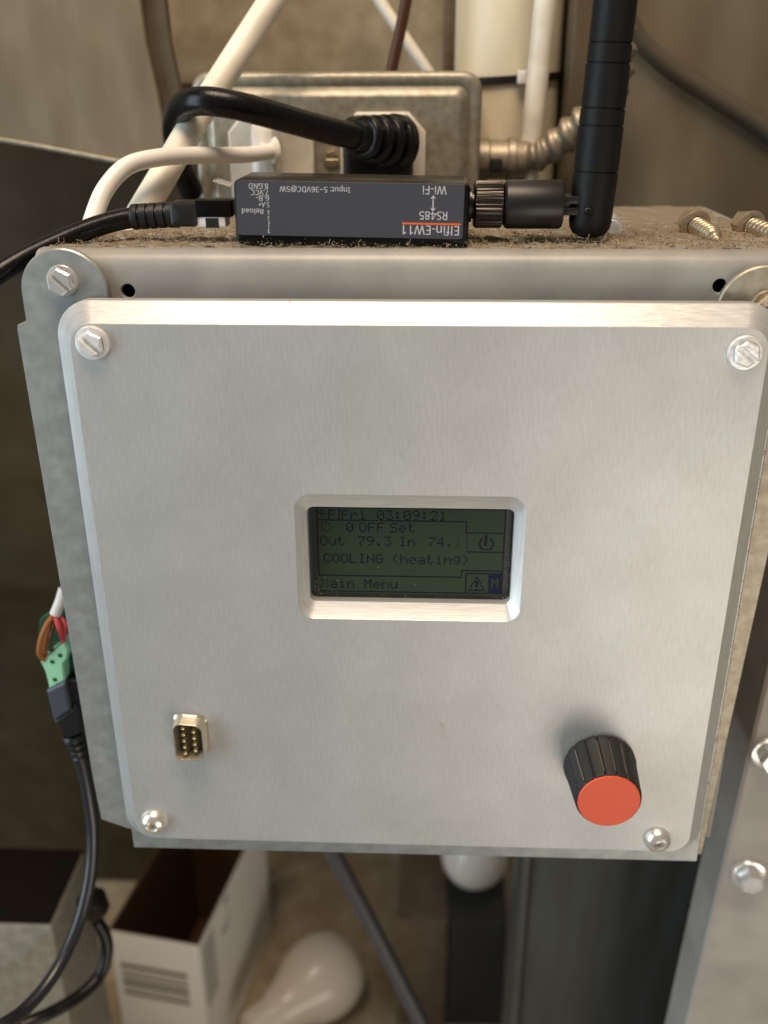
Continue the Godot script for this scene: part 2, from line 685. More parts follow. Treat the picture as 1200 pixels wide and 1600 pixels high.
func build_setting() -> void:
	struct(slab(Vector3(-420, 20, -212), Vector3(420, 420, -204)), "back_wall", mats.plaster)
	# left wall, its bulge invented so it shades off darker downwards
	var lw := MB.new()
	var prof := smooth([Vector3(0, 130, -199), Vector3(0, 60, -193), Vector3(0, 0, -198), Vector3(0, -60, -217), Vector3(0, -130, -258), Vector3(0, -220, -340), Vector3(0, -482, -385)], 8)
	var cols := []
	for x in [-420.0, -300.0, -190.0, -76.0]:
		var l := PackedVector3Array()
		for p in prof:
			l.append(Vector3(x if x < -80.0 else -76.0 - 60.0 * smoothstep(-50.0, -190.0, p.y), p.y, p.z))
		cols.append(l)
	lw.loft(cols, false, 60.0, true)
	cols = []
	for x in [-420.0, -76.0]:
		var l := PackedVector3Array()
		for p in prof:
			l.append(Vector3(x if x < -80.0 else -76.0 - 60.0 * smoothstep(-50.0, -190.0, p.y), p.y, p.z - 2.0))
		cols.append(l)
	lw.loft(cols, false, 60.0)
	struct(lw, "shade_bulge_wall", mats.wall_brown)
	struct(slab(Vector3(-420, -490, -560), Vector3(420, -482, 160)), "floor", mats.floor_beige)
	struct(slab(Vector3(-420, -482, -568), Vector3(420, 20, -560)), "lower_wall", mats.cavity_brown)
	var b := MB.new()
	b.box(Vector3(8.6, 60, -203.9), Vector3(14.6, 420, -196), 0.8)
	struct(b, "wall_strip", mats.wood_dark)  # narrow dark brown strip down the wall beside the pipe

	# sheet metal on the left, hemmed along its lower edge
	var t := thing("sheet_panel", "dusty brown sheet metal panel with hemmed lower edge at upper left", "panel", Vector3(-150, 104, -150))
	b = MB.new()
	b.prism(poly_px([[-420, 150], [-420, -320], [215, -320], [220, 0], [229, 65], [246, 140], [258, 200], [264, 262], [185, 251], [90, 233], [0, 217]], -150), -152, -150, 0.6)
	part(b, "sheet", mats.sheet_left, t)
	b = MB.new()
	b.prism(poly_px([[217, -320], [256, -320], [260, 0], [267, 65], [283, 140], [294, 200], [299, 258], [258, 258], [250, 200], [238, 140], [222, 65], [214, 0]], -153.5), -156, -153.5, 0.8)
	part(b, "shade_strip", mats.shade_strip_brown, t)  # dark strip added; shade beside the sheet edge is put into its colour
	b = MB.new()
	b.tube(pix([[-420, 150, -149.4], [0, 218, -149.4], [90, 234, -149.4], [185, 252, -149.4], [264, 263, -149.6]], 6), 0.9, 10)
	part(b, "hem", mats.galvanised_dusty, t)

	t = thing("cabinet_side", "olive grey metal cabinet side behind the antenna", "cabinet", Vector3(120, 40, -150))
	b = MB.new()
	b.prism(PackedVector2Array([Vector2(51.5, 40), Vector2(330, 40), Vector2(330, 420), Vector2(51.5, 420)]), -190, -150, 1.2)
	part(b, "side_sheet", mats.sheet_olive, t)

	t = thing("steel_column", "grey painted steel column with two hex bolts beside the control box", "column", Vector3(118, -482, -60))
	b = MB.new()
	b.prism(PackedVector2Array([Vector2(99.0, -482), Vector2(260, -482), Vector2(260, 110), Vector2(120.6, 110)]), -70, -50, 1.0)
	part(b, "channel", mats.column_paint, t)
	var bolt := hex_head(7.6, 4.6, 6.4, 1.6, 0.0)
	for p in [[1168, 1364], [1201, 1176]]:
		put(bolt, "bolt", mats.zinc, t, Transform3D(Basis(Vector3.BACK, 0.3 + p[0] * 0.01), at(p[0], p[1], -50)))


# ------------------------------------------------------------------ the control box
func hex_head(across: float, h: float, flange: float, fh: float, slot: float, dimples := false) -> ArrayMesh:
	var b := MB.new()
	b.lathe([[flange, 0.0], [flange, fh * 0.5], [flange * 0.94, fh * 0.9], [flange * 0.8, fh], [across * 0.4, fh], [0.0, fh]], Transform3D(), 40)
	var hex := PackedVector2Array()
	for i in 6:
		hex.append(Vector2(cos(TAU * i / 6.0 + 0.3), sin(TAU * i / 6.0 + 0.3)) * across / sqrt(3.0))
	if slot > 0.0:
		for s in [1.0, -1.0]:
			var cut := PackedVector2Array([Vector2(-20, slot / 2 * s), Vector2(20, slot / 2 * s), Vector2(20, 20 * s), Vector2(-20, 20 * s)])
			for poly in Geometry2D.intersect_polygons(hex, cut):
				if Geometry2D.is_polygon_clockwise(poly):
					poly.reverse()
				b.prism(poly, fh * 0.9, fh + h, 0.35)
		b.prism(hex, fh * 0.85, fh + h * 0.45, 0.1)
	else:
		b.prism(hex, fh * 0.9, fh + h, 0.5)
	return b.mesh()


func build_control_box() -> void:
	var t := thing("control_box", "grey steel control box with brushed aluminium front panel, small display and orange knob", "control box", Vector3(0, -80, -60))
	# enclosure: bent sheet, the profile runs up the front and over the top
	var b := MB.new()
	var prof := PackedVector2Array([Vector2(-11, 75)])   # (z, y)
	prof.append_array(PackedVector2Array([Vector2(-11, 88.6)]))
	for i in 9:
		var a := PI / 2 * (i + 0.5) / 9.0
		prof.append(Vector2(-15.0 + 4.0 * cos(a), 89.2 + 4.0 * sin(a)))
	prof.append(Vector2(-16, 93.2))
	prof.append(Vector2(-104, 93.2))
	var left := PackedVector3Array()
	var right := PackedVector3Array()
	var lo_x := -90.5
	var hi_x := 90.5
	for p in prof.slice(1):
		left.append(Vector3(lo_x, p.y, p.x))
		right.append(Vector3(hi_x, p.y, p.x))
	b.loft([left, right], false, 42.0)
	# front flange strip, with its two round holes
	var holes := [at(200, 455, -11), at(1125, 447, -11)]
	var cuts := [lo_x]
	for h in holes:
		cuts.append_array([h.x - 6.0, h.x + 6.0])
	cuts.append(hi_x)
	for i in range(0, 6, 2):
		b.quad(Vector3(cuts[i], 60, -11), Vector3(cuts[i + 1], 60, -11), Vector3(cuts[i + 1], 88.6, -11), Vector3(cuts[i], 88.6, -11), Vector3(0, 0, 1))
	for h in holes:
		var outer := PackedVector3Array()
		var mid := PackedVector3Array()
		var inner := PackedVector3Array()
		var deepl := PackedVector3Array()
		for k in 32:
			var a := TAU * k / 32.0
			var d := Vector2(cos(a), sin(a))
			var s := 1.0 / maxf(absf(d.x), absf(d.y))
			var q := Vector2(h.x, h.y) + d * s * Vector2(6.0, 6.0)
			q.y = clampf(q.y, 60.0, 88.6)
			if q.y < h.y - 5.5:
				q.y = h.y - 6.0
			outer.append(Vector3(q.x, q.y, -11))
			mid.append(Vector3(h.x + d.x * 1.85, h.y + d.y * 1.85, -11))
			inner.append(Vector3(h.x + d.x * 1.65, h.y + d.y * 1.65, -11.3))
			deepl.append(Vector3(h.x + d.x * 1.65, h.y + d.y * 1.65, -12.4))
		b.loft([outer, mid, inner, deepl], true, 30.0)
		b.quad(Vector3(h.x - 6, 60, -11), Vector3(h.x + 6, 60, -11), Vector3(h.x + 6, h.y - 6, -11), Vector3(h.x - 6, h.y - 6, -11), Vector3(0, 0, 1))
		if h.y + 6.0 < 88.6:
			b.quad(Vector3(h.x - 6, h.y + 6, -11), Vector3(h.x + 6, h.y + 6, -11), Vector3(h.x + 6, 88.6, -11), Vector3(h.x - 6, 88.6, -11), Vector3(0, 0, 1))
	b.quad(Vector3(lo_x, 60, -11), Vector3(hi_x, 60, -11), Vector3(hi_x, -79, -11), Vector3(lo_x, -79, -11), Vector3(0, 0, 1))
	b.quad(Vector3(lo_x, -79, -11), Vector3(hi_x, -79, -11), Vector3(hi_x, -79, -104), Vector3(lo_x, -79, -104), Vector3(0, -1, 0))
	b.quad(Vector3(lo_x, -79, -104), Vector3(hi_x, -79, -104), Vector3(hi_x, 93.2, -104), Vector3(lo_x, 93.2, -104), Vector3(0, 0, -1))
	for x in [lo_x, hi_x]:
		var nx: float = signf(x)
		b.quad(Vector3(x, -79, -11), Vector3(x, 88.6, -11), Vector3(x, 88.6, -104), Vector3(x, -79, -104), Vector3(nx, 0, 0))
		b.quad(Vector3(x, 88.6, -14), Vector3(x, 93.2, -16), Vector3(x, 93.2, -104), Vector3(x, 88.6, -104), Vector3(nx, 0, 0))
	part(b, "enclosure", mats.box_paint, t)

	# two galvanised side brackets with rounded ears
	var lp := arc(Vector2(-83.5, 83.7), 10.5, 0, 180, 28)
	lp.append_array(PackedVector2Array([Vector2(-94.0, 77.0), Vector2(-96.3, 76.0), Vector2(-96.5, 74.9), Vector2(-95.2, -62), Vector2(-94.6, -76.6), Vector2(-86.5, -80), Vector2(-62, -80), Vector2(-62, 70), Vector2(-73, 70)]))
	b = MB.new()
	b.prism(lp, -10.6, -9.0, 0.35)
	var bracket := part(b, "bracket", mats.galvanised, t)
	var rp := arc(Vector2(80.7, 80.3), 10.5, 0, 180, 28)
	rp.append_array(PackedVector2Array([Vector2(70.2, 66), Vector2(62, 66), Vector2(62, -83.4), Vector2(88.3, -84.2), Vector2(92.2, 16), Vector2(92.6, 76)]))
	b = MB.new()
	b.prism(rp, -10.6, -9.0, 0.35)
	var bracket2 := part(b, "bracket", mats.galvanised_dusty, t)

	b = MB.new()
	b.prism(PackedVector2Array([Vector2(-85.2, -86.2), Vector2(86.7, -85.8), Vector2(86.7, 60), Vector2(-85.2, 60)]), -9.0 + 0.05, -7.8, 0.3)
	part(b, "backing_plate", mats.galvanised, t)

	# front panel
	b = MB.new()
	var w := 170.0
	var h := 162.2
	var cy := 1.9
	var outer := MB.rr(161, 153.2, 5.5, 10, 0, cy, 0)
	var win := MB.rr(57.6, 35.4, 4.2, 10, -0.9, 18.7, 0)
	b.loft([MB.rr(w, h, 9, 10, 0, cy, -7.6), MB.rr(w, h, 9, 10, 0, cy, -4.9)], true)
	b.loft([outer, win], true)
	var back := MB.rr(52.2, 26.9, 1.8, 10, -0.7, 18.2, -7.6)
	b.loft([back, MB.rr(w, h, 9, 10, 0, cy, -7.6)], true, 42.0, true)
	b.loft([MB.rr(52.4, 27.1, 1.8, 10, -0.7, 18.2, -3.0), MB.rr(52.4, 27.1, 1.8, 10, -0.7, 18.2, -7.6)], true)
	var panel := part(b, "front_panel", mats.brushed_aluminium, t)
	b = MB.new()
	b.loft([MB.rr(w, h, 9, 10, 0, cy, -4.9), MB.rr(w - 0.5, h - 0.5, 8.8, 10, 0, cy, -4.5), MB.rr(161.3, 153.5, 5.7, 10, 0, cy, -0.25), outer], true, 30.0)
	part(b, "chamfer", mats.cut_aluminium, panel)
	b = MB.new()
	b.loft([win, MB.rr(57.2, 35.0, 4.0, 10, -0.9, 18.7, -0.2), MB.rr(52.4, 27.1, 1.8, 10, -0.7, 18.2, -3.0)], true, 30.0)
	part(b, "window_bezel", mats.cut_aluminium, panel)

	# display behind the window
	b = MB.new()
	b.box(Vector3(-30, 1, -12), Vector3(29, 36, -7.7))
	var disp := part(b, "display", mats.lcd_frame, t)
	var lcd := mats_lcd()
	b = MB.new()
	var q := [at(482, 783, -5.2), at(809, 793, -5.2), at(797, 952, -5.2), at(482, 938, -5.2)]
	b.box(Vector3(-28, 2.6, -7.69), Vector3(27, 34, -5.3))
	part(b, "display_surround", mats.lcd_frame, disp)
	var tl := at(495, 790, -5.2)
	var br := at(786, 932, -5.2)
	var tr := at(790, 797, -5.2)
	var bl := at(497, 925, -5.2)
	var x0 := (tl.x + bl.x) / 2
	var x1 := (tr.x + br.x) / 2
	var y1 := (tl.y + tr.y) / 2
	var y0 := (bl.y + br.y) / 2
	b = MB.new()
	var z := -5.25
	b.tri(Vector3(x0, y0, z), Vector3(x1, y0, z), Vector3(x1, y1, z), Vector3.BACK, Vector3.BACK, Vector3.BACK, Vector2(0, 1000), Vector2(1000, 1000), Vector2(1000, 0))
	b.tri(Vector3(x0, y0, z), Vector3(x1, y1, z), Vector3(x0, y1, z), Vector3.BACK, Vector3.BACK, Vector3.BACK, Vector2(0, 1000), Vector2(1000, 0), Vector2(0, 0))
	part(b, "screen", lcd, disp)
	b = MB.new()
	b.quad(Vector3(-27.2, 4, -4.4), Vector3(25.8, 4, -4.4), Vector3(25.8, 32.4, -4.4), Vector3(-27.2, 32.4, -4.4), Vector3.BACK)
	part(b, "cover_glass", mats.lcd_glass, disp)
	b = MB.new()
	for i in 210:
		var corner := rng.randf()
		var p := Vector3(rng.randf_range(-26, 25), rng.randf_range(5.2, 6.4), -4.3)
		if corner < 0.35:
			p = Vector3(-26 + absf(rng.randfn(0, 3.2)), 5.5 + absf(rng.randfn(0, 2.6)), -4.3)
		elif corner < 0.7:
			p = Vector3(25.2 - absf(rng.randfn(0, 1.1)), rng.randf_range(5.5, 19), -4.3)
		elif corner < 0.8:
			p = Vector3(rng.randf_range(-25, 25), rng.randf_range(6, 30), -4.3)
		speck(b, p, rng.randf_range(0.05, 0.16))
	speck(b, Vector3(24.0, 5.6, -4.2), 0.5)
	var dust := part(b, "dust_specks", mats.crumb, disp)
	dust.set_meta("kind", "stuff")

	b = MB.new()
	for row in [[689, 1131, 0.45], [691, 1136, 0.3], [556, 502, 0.4], [452, 470, 0.5], [551, 504, 0.3]]:
		var w0 := at(row[0], row[1], 0.0)
		for i in 4:
			speck(b, w0 + Vector3(rng.randfn(0, 0.15), rng.randfn(0, 0.25), 0.1), row[2] * 0.6)
	part(b, "grit", mats.lint, panel).set_meta("kind", "stuff")

	# screws
	var slotted := hex_head(5.4, 1.5, 4.05, 0.9, 0.9)
	var turn := Basis(Vector3.BACK, deg_to_rad(-44))
	put(slotted, "screw", mats.zinc_worn, t, Transform3D(turn, Vector3(-75.1, 74.1, 0.0)))
	put(slotted, "screw", mats.zinc_worn, t, Transform3D(Basis(Vector3.BACK, deg_to_rad(-40)), Vector3(75.2, 72.8, 0.0)))
	var shiny := hex_head(5.6, 2.0, 3.7, 0.8, 0.8)
	var s := put(shiny, "screw", mats.zinc, t, Transform3D(turn, at(98, 438, -9)))
	s.set_meta("label", "shiny slotted hex screw in left ear")
	put(shiny, "screw", mats.old_zinc, t, Transform3D(Basis(Vector3.BACK, 0.5), at(1197, 478, -9)))

	# domed lower studs
	b = MB.new()
	b.lathe([[3.9, 0.0], [3.8, 0.7], [3.35, 1.7], [2.6, 2.4], [1.7, 2.75], [1.5, 2.6], [1.4, 1.2], [0.0, 1.2]], Transform3D(), 40, 30)
	var stud := b.mesh()
	for p in [Vector3(-75.1, -68.2, 0), Vector3(71.4, -70.2, 0)]:
		put(stud, "stud", mats.chrome, t, Transform3D(Basis(), p))

	# serial port
	b = MB.new()
	var c := at(299, 1149, 0.5)
	var dsub := func(gw: float, gh: float, r: float, zz: float) -> PackedVector3Array:
		var l := MB.rr(gw, gh, r, 6, 0, 0, zz)
		for i in l.size():     # the short row sits on the right
			l[i].y *= 1.0 - 0.10 * (l[i].x / gw + 0.5)
			l[i] += Vector3(c.x, c.y, 0)
		return l
	b.loft([dsub.call(9.8, 14.6, 2.6, 0.05), dsub.call(8.8, 13.4, 2.6, 0.5), dsub.call(8.6, 13.1, 2.5, 3.6), dsub.call(8.2, 12.7, 2.4, 4.0), dsub.call(7.7, 12.2, 2.2, 4.0), dsub.call(7.5, 12.0, 2.2, 3.7), dsub.call(7.5, 12.0, 2.2, 0.1)], true, 50.0)
	var port := part(b, "serial_port", mats.nickel, t)
	b = MB.new()
	b.face(flat(dsub.call(7.5, 12.0, 2.2, 0.0)), 0.12)
	part(b, "socket_floor", mats.socket_tan, port)
	b = MB.new()
	b.lathe([[0.55, 0.0], [0.55, 2.7], [0.42, 3.1], [0.0, 3.25]], Transform3D(), 14)
	var pin := b.mesh()
	for i in 5:
		put(pin, "pin", mats.gold, port, Transform3D(Basis(), Vector3(c.x - 1.5, c.y + 4.1 - i * 2.1, 0.1)))
	for i in 4:
		put(pin, "pin", mats.gold, port, Transform3D(Basis(), Vector3(c.x + 1.4, c.y + 3.0 - i * 2.1, 0.1)))

	# knob
	b = MB.new()
	var kc := Vector3(52.4, -43.6, 0)
	var loops := []
	for row in [[9.9, 0.6], [9.9, 2.0], [9.7, 2.4], [8.75, 14.6], [8.5, 15.3], [8.2, 15.5]]:
		var l := PackedVector3Array()
		for k in 144:
			var a := TAU * k / 144.0
			var r: float = row[0]
			if k % 8 == 0 and row[1] > 0.5 and row[1] < 15.4:
				r -= 0.42
			l.append(kc + Vector3(cos(a) * r, sin(a) * r, row[1]))
		loops.append(l)
	var base_l := PackedVector3Array()
	base_l.resize(144)
	base_l.fill(kc + Vector3(0, 0, 0.6))
	loops.push_front(base_l)
	b.loft(loops, true, 30.0)
	b.lathe([[3.2, 0.0], [3.2, 0.7]], Transform3D(Basis(), kc), 20)
	var knob := part(b, "knob", mats.knob_black, t)
	b = MB.new()
	b.lathe([[8.2, 15.2], [8.2, 15.75], [7.95, 15.95], [0.0, 15.95]], Transform3D(Basis(), kc), 64, 30)
	part(b, "knob_cap", mats.knob_orange, knob, "flat orange cap of the knob")

	b = MB.new()
	for k in [3, 5, 4, 7]:
		var a: float = TAU * k * 8.0 / 144.0 + 0.03
		var line := PackedVector3Array()
		for i in 12:
			var hh := lerpf(2.4, 14.0, i / 11.0)
			var rr := lerpf(9.55, 8.68, i / 11.0)
			line.append(kc + Vector3(cos(a) * rr, sin(a) * rr, hh))
		b.tube(line, 0.11, 5)
	part(b, "groove_dust", mats.dust, knob).set_meta("kind", "stuff")

	# dust caught along the right rim of the panel
	b = MB.new()
	for i in 340:
		var y := rng.randf_range(-78, 60)
		speck(b, Vector3(85.2 + absf(rng.randfn(0, 0.8)), y, -7.2 + rng.randfn(0, 0.8)), rng.randf_range(0.1, 0.4))
	var rim := part(b, "rim_dust", mats.lint, t)
	rim.set_meta("kind", "stuff")


func speck(b: MB, p: Vector3, r: float) -> void:
	var q := []
	for i in 4:
		q.append(p + Vector3(rng.randf_range(-1, 1), rng.randf_range(-1, 1), rng.randf_range(-0.5, 1)) * r)
	for f in [[0, 1, 2], [0, 2, 3], [0, 3, 1], [1, 2, 3]]:
		var nn: Vector3 = (q[f[1]] - q[f[0]]).cross(q[f[2]] - q[f[0]]).normalized()
		if nn.dot(q[f[0]] + q[f[1]] + q[f[2]] - 3.0 * (q[0] + q[1] + q[2] + q[3]) / 4.0) < 0.0:
			nn = -nn
		b.tri(q[f[0]], q[f[1]], q[f[2]], nn, nn, nn)


# the 128 x 64 dot display, drawn dot by dot
const GLYPH := {
	"P": [30, 17, 17, 30, 16, 16, 16], "F": [31, 16, 16, 30, 16, 16, 16], "r": [0, 0, 22, 25, 16, 16, 16], "i": [4, 0, 12, 4, 4, 4, 14],
	"0": [14, 17, 19, 21, 25, 17, 14], "3": [31, 2, 4, 2, 1, 17, 14], "9": [14, 17, 17, 15, 1, 2, 12], ":": [0, 12, 12, 0, 12, 12, 0],
	"2": [14, 17, 1, 2, 4, 8, 31], "1": [4, 12, 4, 4, 4, 4, 14], "O": [14, 17, 17, 17, 17, 17, 14], "S": [15, 16, 16, 14, 1, 1, 30],
	"e": [0, 0, 14, 17, 31, 16, 14], "t": [8, 8, 28, 8, 8, 9, 6], "u": [0, 0, 17, 17, 17, 19, 13], "7": [31, 1, 2, 4, 8, 8, 8],
	".": [0, 0, 0, 0, 0, 12, 12], "I": [14, 4, 4, 4, 4, 4, 14], "n": [0, 0, 22, 25, 17, 17, 17], "4": [2, 6, 10, 18, 31, 2, 2],
	"C": [14, 17, 16, 16, 16, 17, 14], "L": [16, 16, 16, 16, 16, 16, 31], "N": [17, 17, 25, 21, 19, 17, 17], "G": [14, 17, 16, 23, 17, 17, 15],
	"(": [2, 4, 8, 8, 8, 4, 2], ")": [8, 4, 2, 2, 2, 4, 8], "h": [16, 16, 22, 25, 17, 17, 17], "a": [0, 0, 14, 1, 15, 17, 15],
	"g": [0, 15, 17, 17, 15, 1, 14], "M": [17, 27, 21, 21, 17, 17, 17], "'": [12, 18, 18, 12, 0, 0, 0], " ": [0, 0, 0, 0, 0, 0, 0],
}


func mats_lcd() -> StandardMaterial3D:
	var dots := {}
	var say := func(text: String, x: int, y: int, ink: int) -> void:
		for i in text.length():
			var g: Array = GLYPH[text[i]]
			for r in 7:
				for k in 5:
					if (int(g[r]) >> (4 - k)) & 1:
						dots[Vector2i(x + i * 6 + k, y + r)] = ink
	var line := func(x0: int, y0: int, x1: int, y1: int) -> void:
		for x in range(x0, x1 + 1):
			for y in range(y0, y1 + 1):
				dots[Vector2i(x, y)] = 1
	line.call(0, 0, 127, 0); line.call(0, 0, 0, 50); line.call(127, 0, 127, 62)
	line.call(15, 0, 15, 9); line.call(0, 9, 101, 9); line.call(101, 9, 101, 17); line.call(101, 17, 127, 17)
	line.call(103, 31, 127, 31); line.call(0, 50, 99, 50); line.call(99, 45, 99, 50); line.call(99, 45, 127, 45)
	for y in range(18, 31, 2):
		line.call(102, y, 102, y)
	line.call(0, 62, 127, 62); line.call(102, 47, 102, 61); line.call(102, 47, 117, 47)
	say.call("'F", 2, 2, 1); say.call("Fri 03:09:21", 17, 2, 1)
	say.call("0", 20, 11, 1); say.call("OFF", 29, 11, 1); say.call("Set", 50, 11, 1)
	say.call("Out", 2, 21, 1); say.call("79.3", 28, 21, 1); say.call("In", 56, 21, 1); say.call("74.", 76, 21, 1); say.call("1", 94, 21, 3)
	say.call("COOLING", 4, 34, 1); say.call("(heating)", 51, 34, 1)
	say.call("M", 2, 53, 3); say.call("ain Menu", 8, 53, 1)
	# little sun
	for k in 8:
		var d := Vector2(cos(TAU * k / 8.0), sin(TAU * k / 8.0))
		dots[Vector2i(roundi(6 + d.x * 3.0), roundi(14 + d.y * 2.6))] = 1
		dots[Vector2i(roundi(6 + d.x * 4.6), roundi(14 + d.y * 4.0))] = 1
	dots[Vector2i(6, 11)] = 1
	# standby sign
	for k in 40:
		var a := TAU * k / 40.0
		if absf(wrapf(a + PI / 2, -PI, PI)) > 0.5:
			dots[Vector2i(roundi(115 + cos(a) * 4.6), roundi(25 + sin(a) * 4.4))] = 1
	line.call(114, 19, 115, 26)
	# warning triangle and the inverted letter
	for k in 11:
		dots[Vector2i(109 - k / 2, 50 + k)] = 1
		dots[Vector2i(110 + k / 2, 50 + k)] = 1
	line.call(104, 60, 115, 60); line.call(109, 53, 110, 57); line.call(109, 59, 110, 59)
	for x in range(118, 127):
		for y in range(47, 62):
			dots[Vector2i(x, y)] = 2
	var g: Array = GLYPH["M"]
	for r in 7:
		for k in 5:
			if (int(g[r]) >> (4 - k)) & 1:
				dots[Vector2i(120 + k, 51 + r)] = 0
	var im := Image.create(1024, 512, false, Image.FORMAT_RGB8)
	im.fill(Color8(48, 61, 45))
	for p in dots:
		var ink: int = dots[p]
		if ink == 0:
			continue
		var col: Color = [Color.BLACK, Color8(14, 16, 34), Color8(14, 16, 46), Color8(38, 46, 40)][ink]
		im.fill_rect(Rect2i(p.x * 8, p.y * 8, 8, 8), col.lerp(Color8(48, 61, 45), 0.35))
		im.fill_rect(Rect2i(p.x * 8, p.y * 8, 7, 7), col)
	var m := mat("lcd_screen", Color.WHITE, 0.4)
	m.metallic_specular = 0.25
	m.albedo_texture = ImageTexture.create_from_image(im)
	m.texture_repeat = false
	return m


# ------------------------------------------------------------------ serial adapter with its antenna
func build_adapter() -> void:
	var roll := -0.0172
	var mid := Vector3(-15.4, 100.75, -28.5)
	var t := thing("serial_adapter", "small black serial to wireless adapter with upside-down label and stub antenna", "adapter", Vector3(-15.4, 93.2, -28.5))
	var tf := Transform3D(Basis(Vector3.BACK, roll), mid)
	var b := MB.new()
	b.box(Vector3(-27.8, -7.2, -11.5), Vector3(27.8, 7.5, 11.5), 1.3, tf)
	part(b, "case", mats.case_black, t)
	b = MB.new()
	var pl := flat(MB.rr(53.4, 12.4, 0.7, 4, 0, 0, 0))
	b.prism(pl, 0.0, 0.12, 0.05)
	var lab := put(b.mesh(), "label", mats.label_dark, t, Transform3D(tf.basis, at(547, 328, -16.95)))
	org[lab] = at(547, 328, -16.95)
	var z := -16.8
	var say := func(text: String, x0: float, y0: float, x1: float, y1: float, bold := false) -> void:
		var p := at(340 + x0 / 2.727, 240 + y0 / 2.727, z)
		var q := at(340 + x1 / 2.727, 240 + y1 / 2.727, z)
		var centre := at(340 + (x0 + x1) / 5.454, 240 + (y0 + y1) / 5.454, z)
		lettering(text, t, mats.print_white, centre, absf(q.x - p.x), absf(q.y - p.y), PI + roll, "lettering", bold)
	say.call("Elfin-EW11", 790, 307, 1028, 349)
	say.call("RS485", 860, 247, 978, 282)
	say.call("Wi-Fi", 875, 138, 976, 174)
	say.call("Input: 5~36VDC@5W", 263, 133, 565, 165)
	say.call("8.GND", 132, 126, 216, 151)
	say.call("7.VCC", 141, 154, 219, 178)
	say.call("6.B-", 163, 180, 220, 202)
	say.call("5.A+", 174, 207, 221, 229)
	say.call("Reload", 103, 234, 195, 257)
	for k in 4:
		say.call(["4", "3", "2", "1"][k], 212 + k, 240 + k * 26, 222 + k, 261 + k * 26)
	b = MB.new()
	var l0 := at(340 + 786 / 2.727, 240 + 296 / 2.727, z)
	var l1 := at(340 + 1036 / 2.727, 240 + 303 / 2.727, z)
	b.box(Vector3(-absf(l1.x - l0.x) / 2, -0.22, 0), Vector3(absf(l1.x - l0.x) / 2, 0.22, 0.03), 0.0, Transform3D(Basis(Vector3.BACK, roll), (l0 + l1) / 2))
	part(b, "stripe", mats.print_orange, t)
	b = MB.new()
	var ac := at(340 + 918 / 2.727, 240 + 212 / 2.727, z)
	for poly in [[Vector2(-0.12, -1.6), Vector2(0.12, -1.6), Vector2(0.12, 1.6), Vector2(-0.12, 1.6)], [Vector2(-0.6, 1.1), Vector2(-0.5, 0.95), Vector2(0, 1.5), Vector2(0.5, 0.95), Vector2(0.6, 1.1), Vector2(0, 1.8)], [Vector2(-0.6, -1.1), Vector2(0, -1.8), Vector2(0.6, -1.1), Vector2(0.5, -0.95), Vector2(0, -1.5), Vector2(-0.5, -0.95)]]:
		var pp := PackedVector2Array(poly)
		if Geometry2D.is_polygon_clockwise(pp):
			pp.reverse()
		var moved := PackedVector2Array()
		for v in pp:
			moved.append(v + Vector2(ac.x, ac.y))
		b.face(moved, z + 0.01 + 0.004 * b.v.size() / 20.0)
	part(b, "arrow", mats.print_white, t)

	# threaded socket and knurled nut, axis along x
	var ax := frame(Vector3(12.2, 102.2, -27), Vector3.RIGHT)
	b = MB.new()
	b.lathe([[4.2, 0.0], [4.2, 1.0], [3.4, 1.1], [3.4, 2.2]], ax, 32)
	part(b, "socket", mats.dark_nickel, t)
	b = MB.new()
	var loops := []
	for row in [[0.0, 1.5], [5.0, 1.5], [5.4, 1.9], [5.55, 2.1], [5.55, 7.9], [5.3, 8.4], [4.6, 8.6]]:
		var l := PackedVector3Array()
		for k in 144:
			var a := TAU * k / 144.0
			var r: float = row[0]
			if k % 4 < 2 and row[1] > 2.0 and row[1] < 8.0:
				r -= 0.28
			l.append(ax * Vector3(cos(a) * r, sin(a) * r, row[1]))
		loops.append(l)
	b.loft(loops, true, 30.0)
	part(b, "knurled_nut", mats.dark_nickel, t)
	var ant := MB.new()
	ant.lathe([[0.0, 8.8], [4.9, 8.8], [5.6, 9.4], [5.7, 10.0], [5.7, 22.4], [5.4, 22.9], [0.0, 22.9]], ax, 48)
	var body := part(ant, "antenna", mats.plastic_black, t)
	b = MB.new()
	for s in [1.0, -1.0]:
		b.box(Vector3(35.0, 102.2 + s * 1.3 - 0.9, -30.5), Vector3(39.5, 102.2 + s * 1.3 + 0.9, -23.5), 0.3)
	part(b, "hinge", mats.plastic_black, body)
	b = MB.new()
	b.lathe([[0.7, 0.0], [0.75, 0.2], [0.95, 0.25], [1.0, 0.1]], Transform3D(Basis(), at(919, 331, -21.8)), 20)
	part(b, "hinge_pin", mats.dark_nickel, body)
	# the rod with its rings
	var low := at(919, 371, -27)
	var high := at(962, -5, -27)
	var rod := frame(low, high - low, Vector3.FORWARD)
	var length := (high - low).length()
	b = MB.new()
	var prof := [[0.0, 0.1], [2.4, 0.25], [4.0, 1.0], [4.9, 2.4], [5.15, 4.0]]
	var last := 5.3
	for gy: float in [260.0, 187.0, 160.0, 92.0, 62.0, -80.0]:
		var h := length * (371.0 - gy) / 376.0
		var r := 5.45 - 0.012 * h
		prof.append([last, h - 0.22])
		if gy > -79.0:
			prof.append([last - 0.35, h - 0.10])
			prof.append([last - 0.35, h + 0.10])
			prof.append([r, h + 0.24])
		last = r
	prof.append([0.0, length * 451.0 / 376.0])
	b.lathe(prof, rod, 56, 24)
	part(b, "antenna_rod", mats.antenna_black, body)

	# crumbs of dirt along the lower edge of the case
	b = MB.new()
